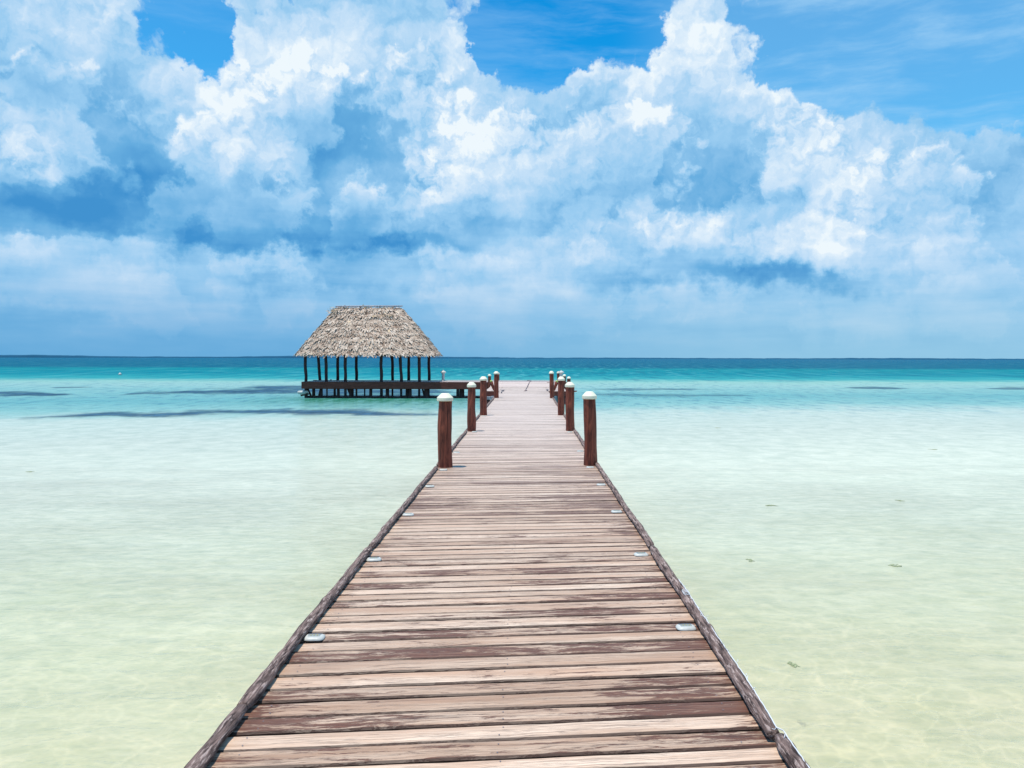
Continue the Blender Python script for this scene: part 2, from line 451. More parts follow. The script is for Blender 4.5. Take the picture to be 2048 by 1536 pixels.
# ------------------------------------------------------------------ seabed and sea
m, t, out = mat('seabed_sand')
pos = t.node('ShaderNodeTexCoord').outputs['Object']
n = t.noise(pos, .55, 6, .6).outputs[0]
n2 = t.noise(pos, 30, 4, .6).outputs[0]
c = t.mix(t.ss(n, .42, .7), srgb(244, 236, 208), srgb(226, 224, 186))
c = t.mix(1.0, c, t.mix(n2, (.9, .9, .9), (1.08, 1.08, 1.08)), 'MULTIPLY')
principled(t, out, c, .95, None, .1)
M['sand'] = m

b = MB()
rows = [-40, 0, 4, 8, 12, 20, 30, 45, 70, 110, 200, 400, 1000, 4000, 20000, 45000]
def seabed_z(y):
    if y < 30: return ZW - .42 - .01 * max(y, 0)
    return ZW - .72 - min((y - 30) * .02, 8)
cols_ = [-40000, -8000, -1500, -300, -80, -30, -10, -3, 3, 10, 30, 80, 300, 1500, 8000, 40000]
idx = [[b.vert((x, y, seabed_z(y) + (.04 * noise.noise(Vector((x * .2, y * .2, 0))) if abs(x) < 40 and y < 60 else 0))) for x in cols_] for y in rows]
for i in range(len(rows) - 1):
    for j in range(len(cols_) - 1):
        b.face((idx[i][j], idx[i][j + 1], idx[i + 1][j + 1], idx[i + 1][j]))
tag(b.build('seabed', M['sand'], smooth=True), kind='structure')

K = HCAM - ZW
def yd(py): return K * F / (py - 716.0)
m, t, out = mat('lagoon_water')
geo = t.node('ShaderNodeNewGeometry').outputs['Position']
x, y, z = t.sep(geo)
flatP = t.xyz(x, y, 0)
# shoreline bands are slightly oblique near the pier and ragged everywhere
wob = t.noise(t.vm('MULTIPLY', flatP, (.05, .12, 1)), 1.0, 5, .6).outputs[0]
wob2 = t.noise(t.vm('MULTIPLY', flatP, (.28, .55, 1)), 1.0, 4, .6).outputs[0]
fad = t.ss(y, 35, 75, -.24, 0.0)
xc = t.m('MAXIMUM', t.m('MINIMUM', x, 14.0), -40.0)
yy = t.m('MULTIPLY_ADD', xc, fad, y)
lg = t.m('LOGARITHM', t.m('MAXIMUM', yy, 1.0), 10.0)
lg = t.m('MULTIPLY_ADD', t.m('SUBTRACT', wob, .5), .07, lg)
lg = t.m('MULTIPLY_ADD', t.m('SUBTRACT', wob2, .5), .045, lg)
wob3 = t.noise(t.vm('MULTIPLY', flatP, (.35, .07, 1)), 1.0, 5, .65).outputs[0]
lg = t.m('MULTIPLY_ADD', t.m('SUBTRACT', wob3, .5), .10, lg)
fac = t.m('DIVIDE', t.m('SUBTRACT', lg, .55), 2.6)
def st(py, c, k=.60): return ((math.log10(yd(py)) - .55) / 2.6, srgb(*c, k))
stops = [st(1536, (238, 230, 200), .66), st(1280, (232, 234, 206), .69), st(1080, (232, 238, 216), .68), st(950, (232, 238, 220), .64), st(868, (222, 232, 218), .59),
         st(832, (214, 230, 218)), st(812, (152, 208, 202)), st(795, (116, 190, 190)), st(781, (146, 205, 199)), st(770, (168, 214, 206)),
         st(764, (160, 214, 202)), st(758, (50, 176, 180)), st(748, (4, 146, 164)), st(738, (2, 148, 160)), st(734.8, (2, 112, 142)), st(719, (2, 108, 146))]
wc = t.ramp(fac, stops)
# ripple streaks in the body colour painting the dark and light faces of the wavelets
rip = t.noise(t.vm('MULTIPLY', flatP, (1.6, .5, 1)), 1.0, 5, .62, .2).outputs[0]
ripf = t.noise(t.vm('MULTIPLY', flatP, (.6, .075, 1)), 1.0, 4, .6, .2).outputs[0]
deepk = t.ss(y, 28, 45)
farm = t.ss(y, 62, 110)
rsel = t.m('ADD', t.m('MULTIPLY', rip, t.m('SUBTRACT', 1.0, farm)), t.m('MULTIPLY', ripf, farm))
rdk = t.m('MULTIPLY', t.ss(rsel, .50, .64), deepk)
rlt = t.m('MULTIPLY', t.ss(rsel, .46, .36), deepk)
wc = t.mix(t.m('MULTIPLY', rdk, .8), wc, t.mix(1.0, wc, (.45, .60, .74), 'MULTIPLY'))
wc = t.mix(t.m('MULTIPLY', rlt, .45), wc, t.mix(.55, wc, srgb(130, 215, 220, .6)))
gx = t.m('MULTIPLY_ADD', x, 1 / 5.5, 9.3 / 5.5); gy = t.m('MULTIPLY_ADD', y, 1 / 4.6, -45.5 / 4.6)
hut_refl = t.m('POWER', .3679, t.m('ADD', t.m('POWER', t.m('ABSOLUTE', gx), 4.0), t.m('MULTIPLY', gy, gy)))  # greenish reflection of the hut painted into the water colour
hut_refl = t.m('MULTIPLY', hut_refl, t.ss(rip, .30, .62, .35, .95))
wc = t.mix(hut_refl, wc, srgb(60, 150, 118, .55))
ra = t.noise(t.vm('MULTIPLY', flatP, (3.6, 6.5, 1)), 1.0, 4, .62, .5).outputs[0]
rb = t.noise(t.vm('MULTIPLY', flatP, (1.7, 1.5, 1)), 1.0, 4, .62, .4).outputs[0]
rk = t.ss(y, 12, 22)
rab = t.m('ADD', t.m('MULTIPLY', ra, t.m('SUBTRACT', 1.0, rk)), t.m('MULTIPLY', rb, rk))
rv = t.lin(rab, .34, .66, .88, 1.12)
wc = t.mix(t.ss(y, 38, 48, 1, 0), wc, t.mix(1.0, wc, t.xyz(rv, t.m('MULTIPLY_ADD', rv, .8, .2), t.m('MULTIPLY_ADD', rv, .85, .15)), 'MULTIPLY'))  # light and dark of the small ripples put into the shallows colour
dif = t.node('ShaderNodeBsdfDiffuse', {'Color': wc})
# see-through part; caustic light web of the wavelets painted into its tint
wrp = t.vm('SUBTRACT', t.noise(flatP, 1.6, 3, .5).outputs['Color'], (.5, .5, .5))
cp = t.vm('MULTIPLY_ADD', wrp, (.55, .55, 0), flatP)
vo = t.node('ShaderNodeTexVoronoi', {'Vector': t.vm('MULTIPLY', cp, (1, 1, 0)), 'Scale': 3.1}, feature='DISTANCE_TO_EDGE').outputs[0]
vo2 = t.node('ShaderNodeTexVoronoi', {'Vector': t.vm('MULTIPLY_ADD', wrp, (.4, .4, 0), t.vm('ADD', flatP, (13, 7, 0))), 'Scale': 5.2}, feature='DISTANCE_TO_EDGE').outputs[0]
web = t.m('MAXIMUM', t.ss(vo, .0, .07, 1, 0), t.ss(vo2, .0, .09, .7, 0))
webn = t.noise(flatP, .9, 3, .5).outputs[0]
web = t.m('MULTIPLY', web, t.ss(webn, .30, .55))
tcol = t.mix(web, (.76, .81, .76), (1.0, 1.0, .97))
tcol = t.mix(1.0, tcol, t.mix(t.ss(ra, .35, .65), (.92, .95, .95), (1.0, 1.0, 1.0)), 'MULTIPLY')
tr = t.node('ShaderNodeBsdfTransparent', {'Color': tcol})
opq = t.m('MULTIPLY_ADD', t.ss(wob2, .3, .7), .15, t.lin(y, 3, 20, .30, 1.0))
body = t.node('ShaderNodeMixShader', {0: opq, 1: tr.outputs[0], 2: dif.outputs[0]})
h1 = t.noise(t.vm('MULTIPLY', flatP, (1.6, 3.2, 1)), 1.0, 5, .6, .3).outputs[0]
h2 = t.noise(t.vm('MULTIPLY', flatP, (7, 13, 1)), 1.0, 3, .6, .2).outputs[0]
h3 = t.noise(t.vm('MULTIPLY', flatP, (.3, .8, 1)), 1.0, 5, .6, .3).outputs[0]
hh = t.m('MULTIPLY_ADD', h1, .10, t.m('MULTIPLY', h2, .018))
hh = t.m('MULTIPLY_ADD', h3, t.lin(y, 30, 200, 0.0, .5), hh)
bmp = t.bump(hh, 1.0, .6)
fr = t.node('ShaderNodeFresnel', {'IOR': 1.33, 'Normal': bmp}).outputs[0]
fr = t.m('MULTIPLY', t.m('MINIMUM', fr, .75), t.m('MULTIPLY', t.ss(y, 20, 46, .34, .52), t.ss(y, 52, 110, 1.0, .28)))
gl = t.node('ShaderNodeBsdfGlossy', {'Color': (1, 1, 1, 1), 'Roughness': .10, 'Normal': bmp})
fin = t.node('ShaderNodeMixShader', {0: fr, 1: body.outputs[0], 2: gl.outputs[0]})
t.l.new(fin.outputs[0], out.inputs[0])
M['water'] = m
b = MB()
xs = [-42000, 42000]
i = [b.vert(p) for p in ((-42000, -40, ZW), (42000, -40, ZW), (42000, 43000, ZW), (-42000, 43000, ZW))]
b.face(i)
tag(b.build('water', M['water']), kind='structure')

# seagrass beds: dark ragged patches just under the surface
m, t, out = mat('seagrass_patch')
geo = t.node('ShaderNodeNewGeometry').outputs['Position']
a = t.attr('prm'); u_, v_, s_ = t.sep(a)
nn = t.noise(t.vm('MULTIPLY', geo, (.45, .30, 1)), 1.0, 8, .7, .3).outputs[0]
nb = t.noise(t.vm('MULTIPLY', geo, (.12, .12, 1)), 1.0, 2, .5).outputs[0]
n5 = t.noise(t.vm('MULTIPLY', geo, (1.4, 2.6, 1)), 1.0, 5, .7, .3).outputs[0]
v_ = t.m('MULTIPLY_ADD', t.m('SUBTRACT', nb, .5), 1.6, v_)
prof = t.m('SUBTRACT', t.m('SUBTRACT', 1.0, t.m('MULTIPLY', t.m('ABSOLUTE', v_), 1.25)), t.m('POWER', t.m('ABSOLUTE', u_), 3.0))
al = t.ss(t.m('MULTIPLY_ADD', t.m('SUBTRACT', nn, .5), 2.4, prof), .12, .95)
al = t.m('MULTIPLY', al, t.lin(n5, .3, .7, .55, 1.0), clamp=True)
al = t.m('MULTIPLY', al, s_, clamp=True)
c = t.mix(t.ss(n5, .38, .62), srgb(40, 84, 130, .5), srgb(100, 150, 185, .5))
df = t.node('ShaderNodeBsdfDiffuse', {'Color': c})
tp = t.node('ShaderNodeBsdfTransparent')
mx = t.node('ShaderNodeMixShader', {0: al, 1: tp.outputs[0], 2: df.outputs[0]})
t.l.new(mx.outputs[0], out.inputs[0])
M['grass'] = m
beds = [  # px0, px1, list of (px, py centre), half thickness px, strength
    ([(-30, 841), (80, 837), (200, 833), (330, 832), (440, 828), (560, 826), (700, 826), (850, 829), (930, 829)], 5.5, .95),
    ([(-60, 789), (60, 789), (160, 790)], 5.0, .95),
    ([(190, 791), (280, 789), (380, 786), (470, 784), (560, 780), (640, 781), (760, 783), (900, 786), (980, 785)], 6.5, .95),
    ([(1150, 777), (1230, 779), (1330, 778), (1460, 778)], 2.6, .5),
    ([(1680, 774), (1740, 773.5), (1830, 774)], 2.8, .65),
    ([(1960, 774), (2030, 774), (2100, 775)], 2.6, .6),
    ([(1130, 786), (1220, 788), (1400, 789), (1550, 788)], 3.5, .35),
    ([(90, 778), (140, 777), (200, 776)], 1.4, .6)]
b = MB()
for pts, ht, s_ in beds:
    n_ = 40; rows_ = []
    for k in range(n_ + 1):
        f_ = k / n_ * (len(pts) - 1); i0 = min(int(f_), len(pts) - 2); g_ = f_ - i0
        px = pts[i0][0] * (1 - g_) + pts[i0 + 1][0] * g_
        py = pts[i0][1] * (1 - g_) + pts[i0 + 1][1] * g_ + 1.0 * noise.noise(Vector((px * .02, ht, 0)))
        rr = []
        for j in range(5):
            vv = (j - 2) / 2.0
            Y = yd(py - vv * ht * 1.9); X = (px - 1053) * Y / F
            rr.append(b.vert((X, Y, ZW + .004), (k / n_ * 2 - 1, vv, s_)))
        rows_.append(rr)
    for r0, r1 in zip(rows_, rows_[1:]):
        for j in range(4):
            b.face((r0[j], r1[j], r1[j + 1], r0[j + 1]))
tag(b.build('seagrass', M['grass'], attr=True), 'long dark blue seagrass beds streaking the turquoise shallows', 'seagrass', kind='stuff')

# distant low shore
m, t, out = mat('far_shore_scrub')
pos = t.node('ShaderNodeTexCoord').outputs['Object']
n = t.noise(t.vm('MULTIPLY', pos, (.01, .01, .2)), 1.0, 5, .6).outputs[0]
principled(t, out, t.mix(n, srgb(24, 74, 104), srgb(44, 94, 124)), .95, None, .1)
b = MB()
Y0 = 3000.0
ys = Y0
prev = None
random.seed(4)
for k in range(-260, 300):
    X = k * 12.0
    px = 1053 + X / Y0 * F
    env = 2.0 + 3.5 * math.exp(-((px - 50) / 130) ** 2) + 1.8 * math.exp(-((px - 560) / 60) ** 2) + 1.6 * math.exp(-((px - 760) / 200) ** 2) \
        + 1.2 * math.exp(-((px - 1800) / 140) ** 2) + .6 * math.exp(-((px - 1250) / 120) ** 2)
    if px > 1000: env -= .7
    h = (env + .9 * noise.noise(Vector((k * .21, 0, 0))) + .5 * noise.noise(Vector((k * .9, 3, 0)))) * Y0 / F * .85 + 1.5
    h = max(h, 1.0)
    cur = [b.vert((X, Y0, ZW - 1)), b.vert((X, Y0 + 3, ZW + h * .8)), b.vert((X, Y0 + 30, ZW + h)), b.vert((X, Y0 + 200, ZW - 1))]
    if prev:
        for j in range(3): b.face((prev[j], cur[j], cur[j + 1], prev[j + 1]))
    prev = cur
tag(b.build('distant_shore', m, smooth=True), kind='structure')

# ------------------------------------------------------------------ the pier
XL, XR = -1.375, 1.115
def skew(s):
    if s < 13: return .235
    if s > 20: return .0
    return .235 * (20 - s) / 7
def deck_pt(x, s): return s + skew(s) * (x - XL) / (XR - XL)

pier = empty('pier', (0, 20, 0))
tag(pier, 'long weathered plank pier running straight out over the shallow water', 'pier')
def ploc(o):   # children keep world coordinates
    o.location = -Vector(pier.location); return o

def planks(b, s0, s1, xl, xr, nseg_fn, z=0, seed=1, pitch=.158, thick=.04, pt=deck_pt, nails=False):
    rnd = random.Random(seed)
    s = s0
    while s < s1:
        wd = pitch * rnd.choice((.86, .94, 1.0, 1.0, 1.05, 1.12))
        gap = rnd.uniform(.013, .022); jit = rnd.uniform(-.007, .007)
        n = nseg_fn(s)
        r1, r2 = rnd.random(), rnd.random()
        dz = rnd.uniform(-.0025, .0025); tw = rnd.uniform(-.003, .003); cup = rnd.uniform(-.002, .002)
        e0 = rnd.uniform(-.006, .02); e1 = rnd.uniform(-.006, .02)
        bow = rnd.uniform(-.006, .006)
        b.m = 0
        prev = None
        amp = .0045 if n > 8 else .001
        for k in range(n + 1):
            q = k / n
            x = (xl - e0) + q * (xr + e1 - xl + e0)
            na = amp * noise.noise(Vector((x * 5, r1 * 90, 0))) + amp * .6 * noise.noise(Vector((x * 19, r1 * 90, 0)))
            nb = amp * noise.noise(Vector((x * 5, r2 * 90, 9))) + amp * .6 * noise.noise(Vector((x * 19, r2 * 90, 9)))
            yb = pt(x, s) + bow * math.sin(q * PI) + jit * (q - .5)
            ya = yb + na + gap * .5; yc = yb + wd - gap * .5 + nb
            zz = z + dz + tw * (q - .5) * 2 + .002 * noise.noise(Vector((x * 2, r1 * 50, 4)))
            bv = .009
            prof = [(ya, zz - thick, 0), (ya, zz - bv, 0), (ya + bv, zz - .0005, .04), ((ya + yc) / 2, zz + cup, .5),
                    (yc - bv, zz - .0005, .96), (yc, zz - bv, 1), (yc, zz - thick, 1)]
            cur = [b.vert((x, Y, Z), (r1, r2, p)) for Y, Z, p in prof]
            if prev:
                for j in range(7):
                    j2 = (j + 1) % 7
                    b.face((prev[j], prev[j2], cur[j2], cur[j]))
            else:
                b.face(cur)
            prev = cur
        b.face(prev[::-1])
        if nails and s < 13:
            b.m = 1
            for nx in (xl + .14, (xl + xr) / 2 + .02, xr - .16):
                for q in (.27, .73):
                    if rnd.random() < .25: continue
                    cx = nx + rnd.uniform(-.012, .012); cy = pt(cx, s) + wd * q
                    ring = [b.vert((cx + .0040 * math.cos(a * PI / 3), cy + .0048 * math.sin(a * PI / 3), z + dz + .0032), (r1, r2, .5)) for a in range(6)]
                    b.face(ring)
        s += wd

b = MB()
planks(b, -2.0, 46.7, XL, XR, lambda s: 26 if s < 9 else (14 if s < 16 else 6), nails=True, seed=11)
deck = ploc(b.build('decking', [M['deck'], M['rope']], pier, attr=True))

# beams under the planks
b = MB()
for x in (-1.16, -.1, .92):
    b.box(x - .05, x + .05, -2.0, 46.6, -.22, -.046)
ploc(b.build('joist', M['pile'], pier))
for d_ in (3.0, 7.4, 12.5, 18.6, 23.8, 29, 34, 40):
    for x in (-1.2, 1.0):
        b = MB()
        b.tube([(x, d_, -1.7), (x + .02, d_, -1), (x, d_, -.23)], [.12, .115, .11], 10, d_, .1)
        ploc(b.build('piling', M['pile'], pier, True))

# edge logs: lengths of peeled branch laid along both edges
def edge_log(x0, y0, x1, y1, r, seed, zc=.028):
    b = MB(); rnd = random.Random(seed)
    n = max(10, int((y1 - y0) / .09)) if y0 < 13 else max(8, int((y1 - y0) / .35))
    pts, rad = [], []
    for k in range(n + 1):
        q = k / n
        X = x0 + (x1 - x0) * q + .014 * noise.noise(Vector((q * 4 + seed, seed * 3.3, 0)))
        pts.append((X, y0 + (y1 - y0) * q, zc + .006 * noise.noise(Vector((q * 5, seed, 8)))))
        e = min(q, 1 - q) * (y1 - y0)
        rad.append(r * (1 + .13 * noise.noise(Vector((q * (y1 - y0) * 1.7, seed, 3)))) * (.8 if e < .02 else 1))
    b.tube(pts, rad, 20 if y0 < 13 else 9, seed, .26, flat=.86, rs=4)
    return ploc(b.build('edge_log', M['log'], pier, True))
LL = [(-1.345, -1.5, -1.352, 3.80, .035), (-1.352, 3.83, -1.376, 7.0, .034), (-1.372, 7.04, -1.378, 12.25, .031), (-1.377, 12.5, -1.377, 15.6, .033),
      (-1.379, 15.65, -1.377, 18.45, .034), (-1.377, 18.7, -1.377, 23.5, .034), (-1.377, 23.9, -1.375, 33.8, .036)]
RL = [(1.120, -1.5, 1.116, 3.52, .036), (1.112, 3.55, 1.120, 7.05, .035), (1.119, 7.1, 1.117, 12.7, .031), (1.117, 12.9, 1.115, 18.5, .035),
      (1.115, 18.8, 1.115, 23.6, .034), (1.117, 24, 1.12, 33.7, .036)]
for k, a in enumerate(LL): edge_log(*a, seed=k + 1)
for k, a in enumerate(RL): edge_log(*a, seed=k + 21)

# widened landing before the cross deck
land = empty('landing', (0, 44, 0))
tag(land, 'wider low landing of pale planks on both sides of the pier before the cross deck', 'landing')
def lloc(o): o.location = -Vector(land.location); return o
plain = lambda x, s: s
for xa, xb, sd_ in ((-2.12, XL - .03, 31), (XR + .03, 2.1, 33)):
    b = MB(); planks(b, 41.05, 46.7, xa, xb, lambda s: 3, seed=sd_, pt=plain)
    lloc(b.build('decking', M['deck'], land, attr=True))
    b = MB(); b.box(xa - .02, xb + .02, 40.99, 41.04, -.24, -.004, .004); lloc(b.build('fascia', M['fascia'], land))
    for px_ in (xa + .15, xb - .12):
        b = MB(); b.tube([(px_, 41.25, -1.8), (px_, 41.25, -.05)], .1, 10, px_, .1); lloc(b.build('piling', M['pile'], land, True))
b = MB(); b.box(-2.1, -1.45, 40.65, 40.96, -.42, -.27, .004); lloc(b.build('step', M['pilelight'], land))

# ------------------------------------------------------------------ raised cross deck
cross = empty('cross_deck', (-5, 48.7, ZT))
tag(cross, 'raised boardwalk across the pier end reaching left under the thatched hut', 'boardwalk')
def cloc(o): o.location = -Vector(cross.location); return o
YF, YB = 47.0, 50.6
XA, XB = -13.16, 2.35
b = MB()
rnd = random.Random(5)
yq = YF + .02
while yq < YB:            # boards run lengthwise
    wd = rnd.choice((.14, .155, .165)); r1, r2 = rnd.random(), rnd.random(); dz = rnd.uniform(-.004, .004)
    prof = [(yq + .004, ZT - .04, 0), (yq + .004, ZT + dz, 0), (yq + wd - .004, ZT + dz, 1), (yq + wd - .004, ZT - .04, 1)]
    rings = [[b.vert((x, Y, Z), (r1, r2, p)) for Y, Z, p in prof] for x in (XA, -8, -4, 0, XB)]
    for a_, c_ in zip(rings, rings[1:]):
        for j in range(4): b.face((a_[j], a_[(j + 1) % 4], c_[(j + 1) % 4], c_[j]))
    b.face(rings[0]); b.face(rings[-1][::-1])
    yq += wd
cloc(b.build('decking', M['deck_far'], cross, attr=True))
b = MB()
xq = XA
for L in (3.1, 2.9, 3.2, 1.75):
    b.box(xq + .004, xq + L - .004, YF - .045, YF - .0, -.125, ZT - .008, .004); xq += L
b.box(1.2, XB, YF - .045, YF, -.125, ZT - .008, .004)
b.box(XA - .05, XA, YF - .04, YB, -.12, ZT - .01, .004)
b.box(XB + .003, XB + .05, YF - .04, YB, -.12, ZT - .01, .004)
b.box(XA, XB, YB + .003, YB + .05, -.12, ZT - .01, .004)
cloc(b.build('fascia', M['fascia'], cross))
# ramp of lengthwise boards stepping up from the pier
b = MB()
nb_ = 7
for k in range(nb_):
    q0, q1 = k / nb_, (k + 1) / nb_
    y0, y1 = 46.55 + (YF + .02 - 46.55) * q0, 46.55 + (YF + .02 - 46.55) * q1 - .006
    z0, z1 = .012 + (ZT - .0) * q0, .012 + (ZT - .0) * q1 - .004
    r1, r2 = rnd.random(), rnd.random()
    v_ = []
    for x in (-2.1, -1.0, 0, 1.1, 2.1):
        v_.append([b.vert((x, y0, z0 - .03), (r1, r2, 0)), b.vert((x, y0, z0), (r1, r2, 0)), b.vert((x, y1, z1), (r1, r2, 1)), b.vert((x, y1, z1 - .03), (r1, r2, 1))])
    for a_, c_ in zip(v_, v_[1:]):
        for j in range(4): b.face((a_[j], a_[(j + 1) % 4], c_[(j + 1) % 4], c_[j]))
    b.face(v_[0]); b.face(v_[-1][::-1])
cloc(b.build('ramp', M['deck_far'], cross, attr=True))
# pilings
def pile(px0, px1, dd, pale=False, lean=0.0, top=-.10):
    X = ((px0 + px1) / 2 - 1053) * dd / F; r = (px1 - px0) * dd / F / 2
    b = MB()
    b.tube([(X - lean, dd, -1.9), (X - lean * .3, dd, -.9), (X, dd, top)], [r * 1.08, r, r * .95], 10, px0 * .01, .16)
    cloc(b.build('piling', M['pilelight'] if pale else M['pile'], cross, True))
for a_ in ((609, 616, 47.35), (624, 631, 47.5), (639, 646, 47.4), (667, 672, 47.6), (674, 680, 47.35), (698, 708, 47.5), (711, 715, 47.3),
           (738.5, 745, 47.4), (771, 779, 47.4), (811, 818, 47.5), (817, 824, 47.3), (848, 860, 47.4), (919, 929, 47.5),
           (783, 787, 50.2), (728, 731, 50.2), (652, 656, 50.2, True), (688, 694, 50.2, True), (760, 766, 50.2, True), (800, 805, 50.2, True),
           (836, 841, 50.2, True), (912.5, 919, 50.2, True)):
    pile(*a_)
for px0, px1, ln in ((617, 626, -.35), (640, 634, .2), (697, 704, -.35), (846, 852, -.2), (774, 770, .15), (1075, 1085, 0)):
    X0 = (px0 - 1053) * 47.4 / F
    b = MB(); b.tube([(X0 + ln * .2, 47.45, -.10), (X0 - ln, 47.5, -1.1)], .055, 8, px0, .1)
    cloc(b.build('brace', M['pile'], cross, True))
b = MB()
for y_ in (47.35, 50.2): b.box(XA + .1, XB - .1, y_ - .06, y_ + .06, -.16, ZT - .045)
cloc(b.build('beam', M['pile'], cross))
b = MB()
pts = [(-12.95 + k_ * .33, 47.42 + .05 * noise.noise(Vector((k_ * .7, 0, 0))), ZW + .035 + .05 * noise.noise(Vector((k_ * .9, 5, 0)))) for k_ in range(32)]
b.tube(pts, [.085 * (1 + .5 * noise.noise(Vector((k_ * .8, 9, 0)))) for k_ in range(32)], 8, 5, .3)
cloc(b.build('waterline_shade_strip', M['pile'], cross, True))  # dark strip added to stand in for the deck's shade on the water

# ------------------------------------------------------------------ thatched hut
hut = empty('thatched_hut', (-9.6, 48.7, ZT))
tag(hut, 'open-sided hut with a steep grey palm thatch roof on dark log posts over the water', 'hut')
def hloc(o): o.location = -Vector(hut.location); return o
def hpost(pxb, pxt, dd, seed):
    xb = (pxb - 1053) * dd / F; xt = (pxt - 1053) * dd / F
    b = MB(); n = 12; pts = []; rad = []; rn = random.Random(seed)
    for k in range(n + 1):
        q = k / n
        pts.append((xb + (xt - xb) * q + .03 * noise.noise(Vector((q * 3, seed, 0))), dd + .02 * noise.noise(Vector((q * 3, seed, 5))), ZT - .02 + 1.95 * q))
        rad.append(.092 * (1 + .10 * noise.noise(Vector((q * 5, seed * 2, 2)))))
    b.tube(pts, rad, 12, seed, .14)
    hloc(b.build('post', M['hutpost'], hut, True))
for k, (xb_, xt_) in enumerate(((612, 610), (653, 651), (691, 690.5), (763, 762), (803, 799.5), (839, 838))): hpost(xb_, xt_, 47.28, k + 1)
for k, (xb_, xt_) in enumerate(((640, 635.5), (675.5, 675.5), (713, 712.5), (785.5, 784), (817.5, 817.5), (858.5, 857.5))): hpost(xb_, xt_, 50.15, k + 11)
b = MB()
for y_ in (47.28, 50.15):
    b.tube([(-13.3, y_, 1.98), (-9.5, y_, 2.02), (-5.75, y_, 1.97)], .07, 8, 3, .1)
for x_ in (-13.0, -6.2):
    b.tube([(x_, 46.9, 2.05), (x_, 50.5, 2.05)], .06, 8, 3, .1)
for x0_, x1_, y0_, y1_ in ((-13.40, -5.53, 46.76, 46.82), (-13.40, -5.53, 50.72, 50.78), (-13.40, -13.34, 46.83, 50.71), (-5.59, -5.53, 46.83, 50.71)):
    b.box(x0_, x1_, y0_, y1_, 1.84, 1.95)
hloc(b.build('eave_beam', M['hutpost'], hut, True))

EX0, EX1, EY0, EY1, EZ = -13.36, -5.55, 46.7, 50.85, 1.97
RX0, RX1, RY, RZ = -11.5, -7.72, 48.78, 4.80
def roof_pt(face, u, v):
    """u along the eave 0..1, v 0 eave .. 1 ridge"""
    bulge = .03 * math.sin(v * PI) * 1.0
    zz = EZ + (RZ - EZ) * v + bulge * .6
    if face == 'front':
        xa = EX0 + (RX0 - EX0) * v - bulge * .4; xb = EX1 + (RX1 - EX1) * v + bulge * .6
        return Vector((xa + (xb - xa) * u, EY0 + (RY - EY0) * v - bulge, zz))
    if face == 'back':
        xa = EX0 + (RX0 - EX0) * v - bulge * .4; xb = EX1 + (RX1 - EX1) * v + bulge * .6
        return Vector((xb + (xa - xb) * u, EY1 + (RY - EY1) * v + bulge, zz))
    if face == 'right':
        ya = EY0 + (RY - EY0) * v - bulge; yb = EY1 + (RY - EY1) * v + bulge
        return Vector((EX1 + (RX1 - EX1) * v + bulge * .6, ya + (yb - ya) * u, zz))
    ya = EY1 + (RY - EY1) * v + bulge; yb = EY0 + (RY - EY0) * v - bulge
    return Vector((EX0 + (RX0 - EX0) * v - bulge * .4, ya + (yb - ya) * u, zz))
b = MB()
for fc in ('front', 'right', 'back', 'left'):
    b.m = 1
    g = [[b.vert(roof_pt(fc, i / 12, j / 10) + Vector((0, 0, -.10)), (.3, 0, 0)) for i in range(13)] for j in range(11)]
    for j in range(10):
        for i in range(12):
            b.face((g[j][i], g[j][i + 1], g[j + 1][i + 1], g[j + 1][i]))
b.m = 0
rnd = random.Random(77)
